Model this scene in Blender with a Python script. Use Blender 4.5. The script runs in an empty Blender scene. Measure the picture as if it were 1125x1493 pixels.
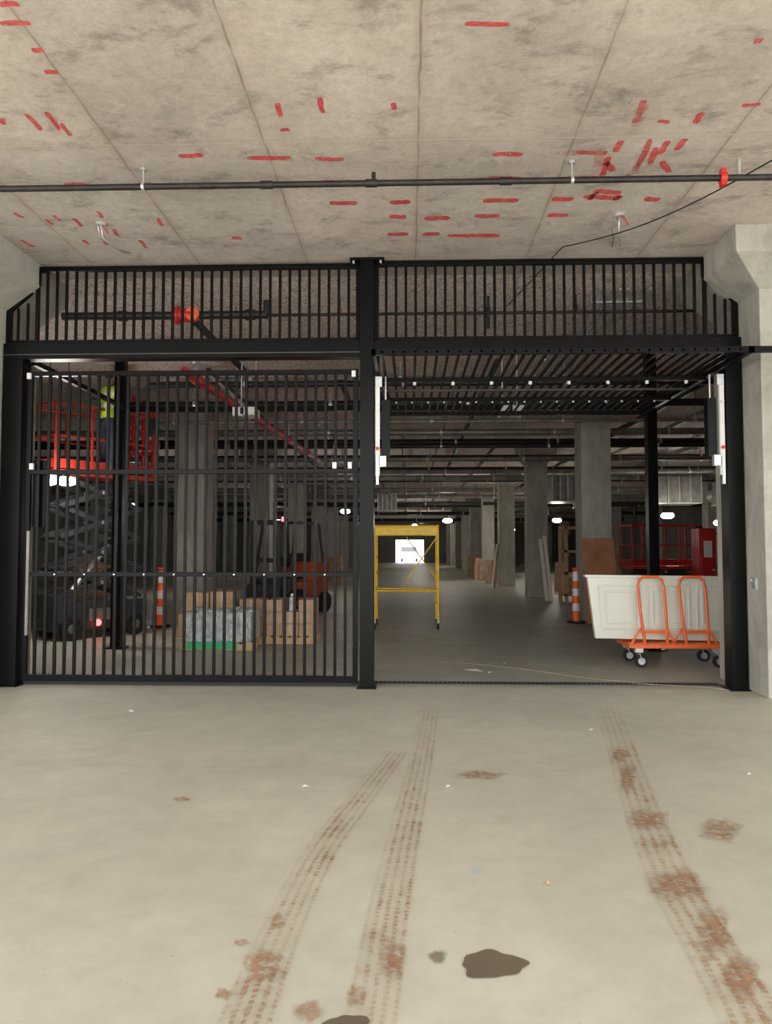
import bpy, math, random
from mathutils import Vector, Matrix, Euler
random.seed(7)
rad = math.radians
CAMZ = 1.5
FPX = 1100.0
RC = Euler((rad(92.81), 0, rad(1.82))).to_matrix()
GY = 8.3      # gate line
CZ = 4.72     # slab soffit
HC = CZ-.004  # hanger tops

def ray(u, v): return RC @ Vector(((u-562.5)/FPX, (746.5-v)/FPX, -1))
def survey_z(u, v, Z):
    d = ray(u, v); t = (Z-CAMZ)/d.z
    return Vector((d.x*t, d.y*t, Z))

# ------------------------------------------------------------ materials
def new_mat(name):
    m = bpy.data.materials.new(name); m.use_nodes = True
    nt = m.node_tree
    return m, nt, nt.nodes['Principled BSDF'], nt.nodes['Material Output']

def noise(nt, scale, detail=4, rough=.6, vec=None, dist=0):
    n = nt.nodes.new('ShaderNodeTexNoise')
    n.inputs['Scale'].default_value = scale; n.inputs['Detail'].default_value = detail
    n.inputs['Roughness'].default_value = rough; n.inputs['Distortion'].default_value = dist
    if vec is None:
        tc = nt.nodes.new('ShaderNodeTexCoord'); vec = tc.outputs['Object']
    nt.links.new(vec, n.inputs['Vector'])
    return n.outputs['Fac']

def ramp(nt, fac, stops):
    r = nt.nodes.new('ShaderNodeValToRGB')
    el = r.color_ramp.elements
    while len(el) < len(stops): el.new(.5)
    for e, (p, c) in zip(el, stops):
        e.position = p
        e.color = (*c, 1) if len(c) == 3 else c
    nt.links.new(fac, r.inputs['Fac'])
    return r.outputs['Color']

def mixc(nt, fac, a, b, mode='MIX'):
    m = nt.nodes.new('ShaderNodeMix'); m.data_type = 'RGBA'; m.blend_type = mode
    for s, val in ((m.inputs['Factor'], fac), (m.inputs[6], a), (m.inputs[7], b)):
        if isinstance(val, (int, float)): s.default_value = val
        elif isinstance(val, tuple): s.default_value = (*val, 1)
        else: nt.links.new(val, s)
    return m.outputs[2]

def mth(nt, op, a, b=None, c=None):
    m = nt.nodes.new('ShaderNodeMath'); m.operation = op
    for s, val in zip(m.inputs, (a, b, c)):
        if val is None: continue
        if isinstance(val, (int, float)): s.default_value = val
        else: nt.links.new(val, s)
    return m.outputs[0]

def bump(nt, bsdf, h, strength=.3, dist=.02):
    b = nt.nodes.new('ShaderNodeBump'); b.inputs['Strength'].default_value = strength
    b.inputs['Distance'].default_value = dist
    nt.links.new(h, b.inputs['Height']); nt.links.new(b.outputs['Normal'], bsdf.inputs['Normal'])

def simple(name, col, rough=.5, metal=0, var=.15, scale=6, bmp=0, emit=0, ecol=None, spec=.5):
    m, nt, b, o = new_mat(name)
    f = noise(nt, scale)
    lo = tuple(max(0, c*(1-var)) for c in col); hi = tuple(min(1, c*(1+var)) for c in col)
    nt.links.new(ramp(nt, f, [(.3, lo), (.7, hi)]), b.inputs['Base Color'])
    b.inputs['Roughness'].default_value = rough; b.inputs['Metallic'].default_value = metal
    b.inputs['Specular IOR Level'].default_value = spec
    if bmp: bump(nt, b, noise(nt, scale*6), bmp)
    if emit:
        b.inputs['Emission Color'].default_value = (*(ecol or col), 1)
        b.inputs['Emission Strength'].default_value = emit
    return m

def xyz(nt):
    tc = nt.nodes.new('ShaderNodeTexCoord'); s = nt.nodes.new('ShaderNodeSeparateXYZ')
    nt.links.new(tc.outputs['Object'], s.inputs[0]); return tc.outputs['Object'], s.outputs

def mapped(nt, vec, scale):
    mp = nt.nodes.new('ShaderNodeMapping'); mp.inputs['Scale'].default_value = scale
    nt.links.new(vec, mp.inputs['Vector']); return mp.outputs[0]

# soffit concrete with plywood form joints
def soffit_mat():
    m, nt, b, o = new_mat('board_formed_concrete')
    v, s = xyz(nt)
    base = ramp(nt, noise(nt, .9, 6, .65, v, .3), [(.3, (.51, .455, .405)), (.5, (.67, .595, .53)), (.72, (.77, .70, .635))])
    st = ramp(nt, noise(nt, 1.7, 8, .75, mapped(nt, v, (1, 1.5, 1)), .4), [(.36, (.53, .525, .515)), (.48, (.93, .93, .93)), (.75, (1, 1, 1))])
    c = mixc(nt, .88, base, st, 'MULTIPLY')
    fine = ramp(nt, noise(nt, 16, 8, .8, v), [(.3, (.70, .69, .68)), (.58, (1, 1, 1))])
    c = mixc(nt, .85, c, fine, 'MULTIPLY')
    pt = ramp(nt, noise(nt, 3.4, 7, .8, mapped(nt, v, (1, 2.0, 1)), .7), [(.56, (0, 0, 0)), (.64, (1, 1, 1))])
    c = mixc(nt, mth(nt, 'MULTIPLY', pt, .35), c, (.80, .75, .69))
    cx = mth(nt, 'FLOOR', mth(nt, 'DIVIDE', mth(nt, 'ADD', s[0], 1.15), 1.22)); cy = mth(nt, 'FLOOR', mth(nt, 'DIVIDE', mth(nt, 'ADD', s[1], 1.52), 2.44))
    wn = nt.nodes.new('ShaderNodeTexWhiteNoise'); wn.noise_dimensions = '1D'
    nt.links.new(mth(nt, 'ADD', mth(nt, 'MULTIPLY', cx, 7.3), cy), wn.inputs['W'])
    c = mixc(nt, 1.0, c, ramp(nt, wn.outputs['Value'], [(0, (.87, .88, .89)), (1, (1, .98, .965))]), 'MULTIPLY')
    wob = mth(nt, 'MULTIPLY', mth(nt, 'SUBTRACT', noise(nt, 3, 3, .5, v), .5), .03)
    xx = mth(nt, 'ADD', s[0], wob)
    dx = mth(nt, 'ABSOLUTE', mth(nt, 'SUBTRACT', mth(nt, 'FLOORED_MODULO', mth(nt, 'ADD', xx, .54), 1.22), .61))
    dy = mth(nt, 'ABSOLUTE', mth(nt, 'SUBTRACT', mth(nt, 'FLOORED_MODULO', mth(nt, 'ADD', mth(nt, 'ADD', s[1], wob), .3), 2.44), 1.22))
    brk = ramp(nt, noise(nt, 4, 5, .7, v), [(.35, (.3,)*3), (.6, (1, 1, 1))])
    for d, w in ((dx, 1.0), (dy, .6)):
        halo = mth(nt, 'MULTIPLY', mth(nt, 'SUBTRACT', 1, mth(nt, 'MINIMUM', mth(nt, 'MULTIPLY', d, 16), 1)), .62*w)
        c = mixc(nt, mth(nt, 'MULTIPLY', halo, brk), c, (.42, .34, .275))
        core = mth(nt, 'MULTIPLY', mth(nt, 'LESS_THAN', d, .008), .7*w)
        c = mixc(nt, mth(nt, 'MULTIPLY', core, brk), c, (.74, .67, .60) if w < 1 else (.24, .19, .15))
    nt.links.new(c, b.inputs['Base Color'])
    b.inputs['Roughness'].default_value = .8
    bump(nt, b, noise(nt, 14, 6, .7, v), .25, .01)
    return m

def insul_mat():
    m, nt, b, o = new_mat('wood_wool_insulation')
    v, s = xyz(nt)
    f = noise(nt, 7, 5, .75, mapped(nt, v, (1.6, 1, 1)), 2.5)
    c = ramp(nt, f, [(.35, (.22, .16, .14)), (.46, (.74, .61, .55)), (.57, (1, .89, .83))])
    nt.links.new(c, b.inputs['Base Color']); b.inputs['Roughness'].default_value = .9
    bump(nt, b, f, .5, .03)
    return m

def floor_mat():
    m, nt, b, o = new_mat('slab_concrete')
    v, s = xyz(nt)
    base = ramp(nt, noise(nt, .45, 6, .6, v, .3), [(.3, (.445, .435, .36)), (.55, (.54, .525, .435)), (.75, (.605, .585, .49))])
    fine = ramp(nt, noise(nt, 5, 8, .75, v), [(.25, (.78, .78, .77)), (.6, (1, 1, 1))])
    c = mixc(nt, .75, base, fine, 'MULTIPLY')
    sp = ramp(nt, noise(nt, 60, 3, .6, v), [(.66, (0, 0, 0)), (.74, (1, 1, 1))])
    c = mixc(nt, mth(nt, 'MULTIPLY', sp, .35), c, (.72, .70, .64))
    dk = ramp(nt, noise(nt, 38, 3, .6, v), [(.27, (1, 1, 1)), (.33, (0, 0, 0))])
    c = mixc(nt, mth(nt, 'MULTIPLY', dk, .35), c, (.25, .22, .17))
    br = ramp(nt, noise(nt, 1.3, 5, .7, v, 1.0), [(.60, (0, 0, 0)), (.8, (1, 1, 1))])
    c = mixc(nt, mth(nt, 'MULTIPLY', br, .3), c, (.40, .29, .18))
    ins_shade = mth(nt, 'MINIMUM', mth(nt, 'MAXIMUM', mth(nt, 'MULTIPLY', mth(nt, 'SUBTRACT', s[1], 8.2), 4), 0), 1)
    c = mixc(nt, mth(nt, 'MULTIPLY', ins_shade, .55), c, (.23, .235, .20))  # slab colour darkened behind the gate line to imitate the dimmer interior light
    jy = mth(nt, 'LESS_THAN', mth(nt, 'ABSOLUTE', mth(nt, 'SUBTRACT', mth(nt, 'FLOORED_MODULO', mth(nt, 'ADD', s[1], .25), 3.66), 1.83)), .004)
    c = mixc(nt, mth(nt, 'MULTIPLY', jy, .3), c, (.2, .19, .16))
    nt.links.new(c, b.inputs['Base Color'])
    r = ramp(nt, noise(nt, 2, 4, .6, v), [(.3, (.42,)*3), (.7, (.68,)*3)])
    nt.links.new(r, b.inputs['Roughness'])
    bump(nt, b, noise(nt, 20, 6, .7, v), .12, .005)
    return m

def column_mat():
    m, nt, b, o = new_mat('column_concrete')
    v, s = xyz(nt)
    c = ramp(nt, noise(nt, 1.6, 7, .75, mapped(nt, v, (1.5, 1.5, .6)), .5), [(.3, (.25, .24, .20)), (.5, (.38, .36, .31)), (.72, (.50, .475, .42))])
    nt.links.new(c, b.inputs['Base Color']); b.inputs['Roughness'].default_value = .8
    bump(nt, b, noise(nt, 18, 6, .7, v), .35, .01)
    return m

def decal(name, col, scale, lo, hi, amax=1, rough=.7, col2=None, soft=False):
    m, nt, b, o = new_mat(name)
    v, s = xyz(nt)
    nt.links.new(ramp(nt, noise(nt, scale*.5, 4, .6, v), [(.35, col), (.65, col2 or col)]), b.inputs['Base Color'])
    b.inputs['Roughness'].default_value = rough
    a = ramp(nt, noise(nt, scale, 6, .75, v), [(lo, (0, 0, 0)), (hi, (amax,)*3)])
    if soft:   # UV.x carries distance from the middle of the spot
        uvn = nt.nodes.new('ShaderNodeUVMap'); su = nt.nodes.new('ShaderNodeSeparateXYZ'); nt.links.new(uvn.outputs[0], su.inputs[0])
        a = mth(nt, 'MULTIPLY', a, mth(nt, 'MINIMUM', mth(nt, 'MULTIPLY', mth(nt, 'SUBTRACT', 1, su.outputs[0]), 1.8), 1))
    t = nt.nodes.new('ShaderNodeBsdfTransparent'); mx = nt.nodes.new('ShaderNodeMixShader')
    nt.links.new(a, mx.inputs[0]); nt.links.new(t.outputs[0], mx.inputs[1]); nt.links.new(b.outputs[0], mx.inputs[2])
    nt.links.new(mx.outputs[0], o.inputs[0])
    return m

def track_mat(name, amt, bro):
    m, nt, b, o = new_mat(name)
    v, s = xyz(nt)
    uvn = nt.nodes.new('ShaderNodeUVMap'); su = nt.nodes.new('ShaderNodeSeparateXYZ')
    nt.links.new(uvn.outputs[0], su.inputs[0]); U, V = su.outputs[0], su.outputs[1]
    big = noise(nt, 2.3, 7, .8, v, .6)
    brown = ramp(nt, big, [(.47, (0, 0, 0)), (.60, (1, 1, 1))])
    c = mixc(nt, brown, (.47, .35, .22), (.33, .16, .08))
    nt.links.new(c, b.inputs['Base Color']); b.inputs['Roughness'].default_value = .85
    ribs = mth(nt, 'MINIMUM', mth(nt, 'MAXIMUM', mth(nt, 'MULTIPLY', mth(nt, 'ADD', mth(nt, 'SINE', mth(nt, 'MULTIPLY', U, 2*math.pi*5.0)), .25), 1.2), 0), 1)
    lug = mth(nt, 'MINIMUM', mth(nt, 'MAXIMUM', mth(nt, 'ADD', mth(nt, 'SINE', mth(nt, 'ADD', mth(nt, 'MULTIPLY', V, 190), mth(nt, 'MULTIPLY', mth(nt, 'ABSOLUTE', mth(nt, 'SUBTRACT', U, .5)), 14))), 1.0), .35), 1)
    pat = mth(nt, 'MULTIPLY', ribs, lug)
    br = ramp(nt, noise(nt, 11, 7, .82, v), [(.38, (.05,)*3), (.60, (1, 1, 1))])
    edge = mth(nt, 'MINIMUM', mth(nt, 'MULTIPLY', mth(nt, 'MULTIPLY', U, mth(nt, 'SUBTRACT', 1, U)), 7), 1)
    pm = mth(nt, 'ADD', mth(nt, 'MULTIPLY', pat, .6), .4)
    a = mth(nt, 'ADD', mth(nt, 'ADD', mth(nt, 'MULTIPLY', pat, .42), .08), mth(nt, 'MULTIPLY', mth(nt, 'MULTIPLY', mth(nt, 'MULTIPLY', brown, br), bro), pm))
    a = mth(nt, 'MULTIPLY', a, edge)
    a = mth(nt, 'MULTIPLY', a, mth(nt, 'ADD', mth(nt, 'MULTIPLY', br, .6), .4))
    a = mth(nt, 'MULTIPLY', a, amt)
    fade = mth(nt, 'MINIMUM', mth(nt, 'MAXIMUM', mth(nt, 'SUBTRACT', 1.5, mth(nt, 'MULTIPLY', s[1], .17)), .15), 1)
    a = mth(nt, 'MINIMUM', mth(nt, 'MULTIPLY', a, fade), .95)
    t = nt.nodes.new('ShaderNodeBsdfTransparent'); mx = nt.nodes.new('ShaderNodeMixShader')
    nt.links.new(a, mx.inputs[0]); nt.links.new(t.outputs[0], mx.inputs[1]); nt.links.new(b.outputs[0], mx.inputs[2])
    nt.links.new(mx.outputs[0], o.inputs[0])
    return m

M_SOF = soffit_mat(); M_INS = insul_mat(); M_FLR = floor_mat(); M_COL = column_mat()
M_BLK = simple('black_powder_coat', (.0035, .0038, .004), .33, 0, .3, 3, spec=.14)
M_PIPE = simple('black_steel_pipe', (.028, .025, .023), .45, .3, .4, 9)
M_GRYP = simple('dusty_grey_pipe', (.24, .23, .215), .45, .4, .3, 5)
M_GALV = simple('galvanised_steel', (.58, .59, .58), .38, .6, .15, 12)
M_WHT = simple('off_white_paint', (.78, .77, .72), .5, 0, .05, 4)
M_CRM = simple('cream_panel_paint', (.72, .73, .63), .45, 0, .04, 3)
M_ORG = simple('orange_enamel', (.85, .15, .03), .4, 0, .12, 8)
M_ORK = simple('dull_orange_enamel', (.45, .075, .02), .5, 0, .3, 4)  # darker, duller orange for the forklift
M_ORD = simple('dark_red_enamel', (.42, .035, .02), .5, 0, .2, 8)  # darker red for the left lift's deck and rails
M_RED = simple('red_enamel', (.58, .025, .02), .4, 0, .15, 8)
M_YEL = simple('yellow_enamel', (.95, .60, .03), .4, 0, .12, 8)
M_RUB = simple('black_rubber', (.015, .015, .015), .8, 0, .2, 12)
M_DGR = simple('dark_grey_steel', (.055, .058, .06), .45, .3, .25, 6)
M_CARD = simple('cardboard', (.46, .30, .19), .85, 0, .15, 5)
M_TAPE = simple('packing_tape', (.55, .40, .25), .3, 0, .05, 5)
M_WOOD = simple('lumber', (.50, .33, .17), .75, 0, .2, 7)
M_PLY = simple('plywood_sheet', (.40, .17, .085), .7, 0, .25, 3)
M_WRAP = simple('stretch_wrap', (.50, .53, .52), .2, 0, .45, 14, .6)
M_GRN = simple('green_wrap', (.03, .42, .16), .5, 0, .1, 5)
M_BULB = simple('lamp_glow', (1, .97, .9), .5, 0, 0, 1, 0, 60, (1, .95, .86))
M_TAIL = simple('red_lamp_glow', (1, .05, .05), .5, 0, 0, 1, 0, 14, (1, .04, .04))
M_REF = simple('white_reflective', (.85, .85, .82), .4, 0, .03, 5)
M_SKIN = simple('skin', (.55, .33, .24), .55, 0, .08, 8)
M_CONO = simple('safety_orange', (.95, .16, .03), .5, 0, .06, 8)
M_MARK = decal('red_spray_paint', (.66, .05, .06), 18, .30, .50, .88, .7, (.80, .15, .14))
M_CHALK = decal('red_chalk_haze', (.75, .20, .18), 9, .42, .75, .5)
M_OIL = decal('oil_stain', (.125, .10, .068), 4, .02, .15, .92, .5, (.155, .125, .085))
M_TRK = track_mat('tire_tread_mud', .95, .75); M_TRK2 = track_mat('tire_tread_mud_heavy', 1.05, 1.0)
M_MUD = decal('dried_mud', (.28, .13, .065), 26, .40, .60, .9, .85, (.42, .24, .13), True)

# ------------------------------------------------------------ mesh builder
class B:
    def __init__(s, name):
        s.name = name; s.v = []; s.f = []; s.m = []; s.sm = []; s.mats = []; s.uv = None
    def mi(s, mat):
        if mat not in s.mats: s.mats.append(mat)
        return s.mats.index(mat)
    def add(s, vs, fs, mat, smooth=False):
        o = len(s.v); s.v += [Vector(p) for p in vs]; k = s.mi(mat)
        for f in fs: s.f.append([i+o for i in f]); s.m.append(k); s.sm.append(smooth)
    def box(s, a, b, mat):
        x0, y0, z0 = [min(p, q) for p, q in zip(a, b)]; x1, y1, z1 = [max(p, q) for p, q in zip(a, b)]
        s.add([(x0,y0,z0),(x1,y0,z0),(x1,y1,z0),(x0,y1,z0),(x0,y0,z1),(x1,y0,z1),(x1,y1,z1),(x0,y1,z1)],
              [(0,3,2,1),(4,5,6,7),(0,1,5,4),(1,2,6,5),(2,3,7,6),(3,0,4,7)], mat)
    def cbox(s, c, sz, mat): s.box([c[i]-sz[i]/2 for i in range(3)], [c[i]+sz[i]/2 for i in range(3)], mat)
    def bar(s, p, q, w, h, mat, up=(0,0,1)):
        p = Vector(p); q = Vector(q); d = (q-p).normalized(); up = Vector(up)
        if abs(d.dot(up)) > .98: up = Vector((0,1,0))
        a = d.cross(up).normalized()*w/2; b = a.cross(d).normalized()*h/2
        s.add([p-a-b,p+a-b,p+a+b,p-a+b,q-a-b,q+a-b,q+a+b,q-a+b],
              [(0,1,2,3),(7,6,5,4),(0,4,5,1),(1,5,6,2),(2,6,7,3),(3,7,4,0)], mat)
    def cyl(s, p, q, r, mat, n=12, r2=None):
        p = Vector(p); q = Vector(q); d = (q-p).normalized(); r2 = r if r2 is None else r2
        up = Vector((0,0,1)) if abs(d.z) < .9 else Vector((1,0,0))
        a = d.cross(up).normalized(); b = d.cross(a)
        c = [(a*math.cos(t)+b*math.sin(t)) for t in [2*math.pi*i/n for i in range(n)]]
        s.add([p+e*r for e in c]+[q+e*r2 for e in c], [(i,(i+1)%n,n+(i+1)%n,n+i) for i in range(n)], mat, True)
        s.add([p+e*r for e in c]+[q+e*r2 for e in c], [tuple(range(n))[::-1], tuple(range(n,2*n))], mat)
    def tube(s, pts, r, mat, n=8):
        pts = [Vector(p) for p in pts]; rings = []
        for i, p in enumerate(pts):
            d = (pts[min(i+1,len(pts)-1)]-pts[max(i-1,0)]).normalized()
            up = Vector((0,0,1)) if abs(d.z) < .9 else Vector((0,1,0))
            a = d.cross(up).normalized(); b = d.cross(a)
            if rings and a.dot(la) < 0: a = -a; b = d.cross(a)
            la = a
            rings += [p+(a*math.cos(2*math.pi*k/n)+b*math.sin(2*math.pi*k/n))*r for k in range(n)]
        fs = []
        for i in range(len(pts)-1):
            for k in range(n): fs.append((i*n+k, i*n+(k+1)%n, (i+1)*n+(k+1)%n, (i+1)*n+k))
        fs.append(tuple(range(n))[::-1]); fs.append(tuple((len(pts)-1)*n+k for k in range(n)))
        s.add(rings, fs, mat, True)
    def ell(s, c, r, mat, nu=14, nv=9, zmin=-1):
        vs = []; fs = []; t0 = math.acos(max(-1, zmin))
        for j in range(nv+1):
            t = t0*j/nv
            for i in range(nu):
                a = 2*math.pi*i/nu
                vs.append((c[0]+r[0]*math.sin(t)*math.cos(a), c[1]+r[1]*math.sin(t)*math.sin(a), c[2]+r[2]*math.cos(t)))
        for j in range(nv):
            for i in range(nu): fs.append((j*nu+i, (j+1)*nu+i, (j+1)*nu+(i+1)%nu, j*nu+(i+1)%nu))
        s.add(vs, fs, mat, True)
    def prism(s, poly, off, mat):
        n = len(poly); poly = [Vector(p) for p in poly]; off = Vector(off)
        s.add(poly+[p+off for p in poly], [tuple(range(n))[::-1], tuple(range(n,2*n))]+[(i,(i+1)%n,n+(i+1)%n,n+i) for i in range(n)], mat)
    def done(s, bevel=0, loc=None, rot=0, parent=None):
        me = bpy.data.meshes.new(s.name); me.from_pydata([tuple(p) for p in s.v], [], s.f)
        for m in s.mats: me.materials.append(m)
        me.polygons.foreach_set('material_index', s.m); me.polygons.foreach_set('use_smooth', s.sm)
        me.update()
        ob = bpy.data.objects.new(s.name, me); bpy.context.collection.objects.link(ob)
        if loc is not None: ob.location = loc
        ob.rotation_euler[2] = rot
        if bevel:
            md = ob.modifiers.new('bevel', 'BEVEL'); md.width = bevel; md.segments = 2; md.limit_method = 'ANGLE'
        if parent: ob.parent = parent
        return ob

def empty(name, loc=(0,0,0)):
    e = bpy.data.objects.new(name, None); e.location = loc; bpy.context.collection.objects.link(e); return e

# ------------------------------------------------------------ shell
XL, XR, YB = -17, 17, 82
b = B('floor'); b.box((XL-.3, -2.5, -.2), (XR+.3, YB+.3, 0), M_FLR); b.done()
b = B('ground_outside'); b.box((-40, -45, -.25), (40, -2.5, -.03), simple('bright_asphalt', (.44, .42, .39), .9)); b.done()
b = B('ground_beyond'); b.box((-30, YB+.3, -.25), (30, YB+40, -.03), simple('bright_pavement', (.5, .5, .48), .9)); b.done()
b = B('parked_van_outside'); MV = simple('pale_blue_paint', (.30, .42, .55), .4)
b.box((-1.2, YB+9, .35), (.9, YB+13, 1.15), MV); b.prism([(-1.1, YB+9.3, 1.15), (-1.1, YB+12.8, 1.15), (-1.1, YB+12.5, 1.75), (-1.1, YB+10, 1.75)], (1.9, 0, 0), M_DGR)
for x in (-1.1, .7):
    for y in (9.8, 12.2): b.cyl((x, YB+y, .32), (x+.2, YB+y, .32), .35, M_RUB, 16)
b.done(.05)
b = B('ceiling'); b.box((XL-.3, -2.5, CZ), (XR+.3, 8.75, CZ+.3), M_SOF)
b.box((XL-.3, 8.75, CZ), (XR+.3, YB+.3, CZ+.3), M_INS); b.done()
WM = simple('grey_wall_concrete', (.22, .21, .19), .85, 0, .2, 1.2)
b = B('wall_left'); b.box((XL-.3, 9, 0), (XL, YB, CZ), WM); b.done()
b = B('wall_right'); b.box((XR, 9, 0), (XR+.3, YB, CZ), WM); b.done()
b = B('wall_back'); b.box((XL, YB, 0), (-1.55, YB+.3, CZ), WM); b.box((1.5, YB, 0), (XR, YB+.3, CZ), WM); b.box((-1.55, YB, 2.5), (1.5, YB+.3, CZ), WM); b.done()
b = B('wall_front'); b.box((XL-.3, 8.2, 0), (-5.3, 9, CZ), M_COL); b.box((4.4, 8.2, 0), (XR+.3, 9, CZ), M_COL); b.done()

def gate_column(x0, x1, sx):
    b = B('concrete_column')
    b.box((x0, 7.78, 0), (x1, 8.98, 4.2), M_COL)
    inner = x0 if sx < 0 else x1
    flare = inner + sx*.37
    outer = x1 if sx < 0 else x0
    def ring(xi, y, z): 
        return [(xi, y, z), (outer, y, z), (outer, 8.98, z), (xi, 8.98, z)]
    r0 = ring(inner, 7.78, 4.18); r1 = ring(flare, 7.44, 4.45); r2 = ring(flare, 7.44, CZ)
    fs = []
    for k in (0, 4):
        for i in range(4): fs.append((k+i, k+(i+1)%4, k+4+(i+1)%4, k+4+i))
    b.add(r0+r1+r2, fs+[(3,2,1,0),(8,9,10,11)], M_COL)
    b.box((x0-.004, 7.775, 3.28), (x1+.004, 8.985, 3.295), M_COL)
    return b.done(.02)
gate_column(-5.35, -4.55, 1)
gate_column(3.60, 4.45, -1)

def int_column(x, y, w=.62, cap=True):
    b = B('concrete_column'); h = w/2
    if cap:
        b.box((x-h, y-h, 0), (x+h, y+h, 4.1), M_COL)
        vs = [(x+a*h, y+c*h, 4.1) for a, c in ((-1,-1),(1,-1),(1,1),(-1,1))]+[(x+a*(h+.25), y+c*(h+.25), 4.4) for a, c in ((-1,-1),(1,-1),(1,1),(-1,1))]
        b.add(vs, [(i,(i+1)%4,4+(i+1)%4,4+i) for i in range(4)]+[(3,2,1,0),(4,5,6,7)], M_COL)
        b.box((x-h-.25, y-h-.25, 4.4), (x+h+.25, y+h+.25, CZ), M_COL)
    else:
        b.box((x-h, y-h, 0), (x+h, y+h, CZ), M_COL)
        for k in range(1, 4): b.box((x-h-.004, y-h-.004, k*1.2), (x+h+.004, y+h+.004, k*1.2+.012), M_COL)
    b.done(.015)
for k in range(9):
    y = 16.2+7.3*k
    int_column(3.9, y, cap=k > 0); int_column(-4.65, y, cap=k > 0)
    if k: int_column(12.2, y); int_column(-12.8, y)

# ------------------------------------------------------------ gate frame
b = B('gate_frame')
b.box((-4.54, 8.2, 0), (-4.32, 8.4, 3.62), M_BLK)
b.box((3.42, 8.2, 0), (3.59, 8.4, 3.66), M_BLK)
b.box((-.545, 8.18, 0), (-.395, 8.4, CZ-.03), M_BLK)
for x0, x1 in ((-4.545, -4.28), (-.575, -.365), (3.38, 3.595)):
    b.box((x0, 8.15, 0), (x1, 8.445, .015), M_BLK)
b.box((-.66, 8.16, CZ-.03), (-.28, 8.42, CZ-.005), M_BLK)
for x in (-.62, -.32): b.cyl((x, 8.2, CZ-.06), (x, 8.2, CZ-.03), .015, M_GALV, 6)
b.box((-4.54, 8.2, 3.62), (-.545, 8.36, 3.80), M_BLK)
b.box((-.395, 8.2, 3.66), (3.59, 8.36, 3.80), M_BLK)
b.box((-4.54, 8.19, 3.66), (-.545, 8.2, 3.675), M_DGR)
T = 4.66
def tubeline(pts, w=.05):
    for p, q in zip(pts[:-1], pts[1:]): b.bar((p[0], 8.28, p[1]), (q[0], 8.28, q[1]), w, w, M_BLK, (0,1,0))
tubeline([(-4.52, 3.82), (-4.52, 4.2), (-4.20, 4.48), (-4.20, T), (-.57, T), (-.57, 3.82), (-4.52, 3.82)], .055)
tubeline([(3.56, 3.82), (3.56, 4.24), (3.24, 4.5), (3.24, T+.02), (-.37, T+.02), (-.37, 3.82), (3.56, 3.82)], .055)
tubeline([(-4.2, 3.82), (-4.2, T)], .04); tubeline([(3.24, 3.82), (3.24, T)], .04)
n = 33
for i in range(1, n):
    x = -4.20+(4.20-.57)*i/n; b.cbox((x, 8.28, (3.84+T)/2), (.030, .027, T-3.84), M_BLK)
    x = -.37+(3.24+.37)*i/n; b.cbox((x, 8.28, (3.84+T)/2), (.030, .027, T-3.84), M_BLK)
for x in (-4.42, -4.31): b.cbox((x, 8.28, 4.02), (.027, .027, .4+(x+4.42)*1.0), M_BLK)
for x in (3.35, 3.46): b.cbox((x, 8.28, 4.05), (.027, .027, .5-(x-3.35)*1.0), M_BLK)
b.done(.004)

# closed left gate leaf
b = B('gate_leaf')
gx0, gx1, gz0, gz1 = -4.27, -.60, .05, 3.50
Y = 8.30
for x in (gx0, gx1): b.cbox((x, Y, (gz0+gz1)/2), (.055, .05, gz1-gz0), M_BLK)
for z, h in ((gz0+.03, .07), (1.22, .05), (2.36, .05), (gz1-.03, .05)): b.box((gx0, Y-.03, z-h/2), (gx1, Y+.03, z+h/2), M_BLK)
n = 33
for i in range(1, n):
    x = gx0+(gx1-gx0)*i/n; b.cbox((x, Y, (gz0+gz1)/2), (.032, .027, gz1-gz0-.04), M_BLK)
    if i % 3 == 0: b.cyl((x, Y-.045, 1.22), (x, Y-.03, 1.22), .01, M_GALV, 6)
for x, z in ((-4.27, 3.44), (-.62, 3.44), (-4.22, 2.42), (-.83, 2.42), (-.66, 2.42)): b.cbox((x, Y-.04, z), (.045, .03, .07), M_WHT)
b.box((-4.25, Y-.06, .55), (-4.22, Y-.03, 1.7), M_GRYP)
b.box((-4.24, Y+.04, 1.75), (-4.1, Y+.16, 2.5), M_BLK)
b.box((gx0, Y-.02, .01), (gx1, Y+.02, .05), M_RUB)
b.done(.003)

# open (tilted up) right leaf: horizontal, projecting out past the header
b = B('gate_leaf')
x0, x1, y0, y1, z = -.385, 3.66, 7.42, 10.9, 3.46
b.box((x0, y0, z-.03), (x1, y0+.05, z+.03), M_BLK); b.box((x0, y1-.05, z-.03), (3.38, y1, z+.03), M_BLK)
b.box((x0, y0, z-.03), (x0+.05, y1, z+.03), M_BLK); b.box((3.32, y0, z-.03), (3.38, y1, z+.03), M_BLK)
for y in (8.55, 9.7): b.box((x0, y, z-.05), (3.35, y+.05, z+.0), M_BLK)
b.box((x0, 9.1, z-.045), (3.35, 9.14, z-.02), M_DGR)
for i in range(1, 34):
    x = x0+(3.35-x0)*i/34; b.box((x-.0135, y0, z-.014), (x+.0135, y1, z+.014), M_BLK)
    if i % 4 == 0:
        b.cyl((x, 8.575, z-.085), (x, 8.575, z-.05), .02, M_WHT, 8)
for i in range(1, 18):
    x = x0+(3.35-x0)*i/18
    b.cyl((x, 9.725, z-.07), (x, 9.725, z-.05), .014, M_WHT, 6)
b.done(.003)

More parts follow.
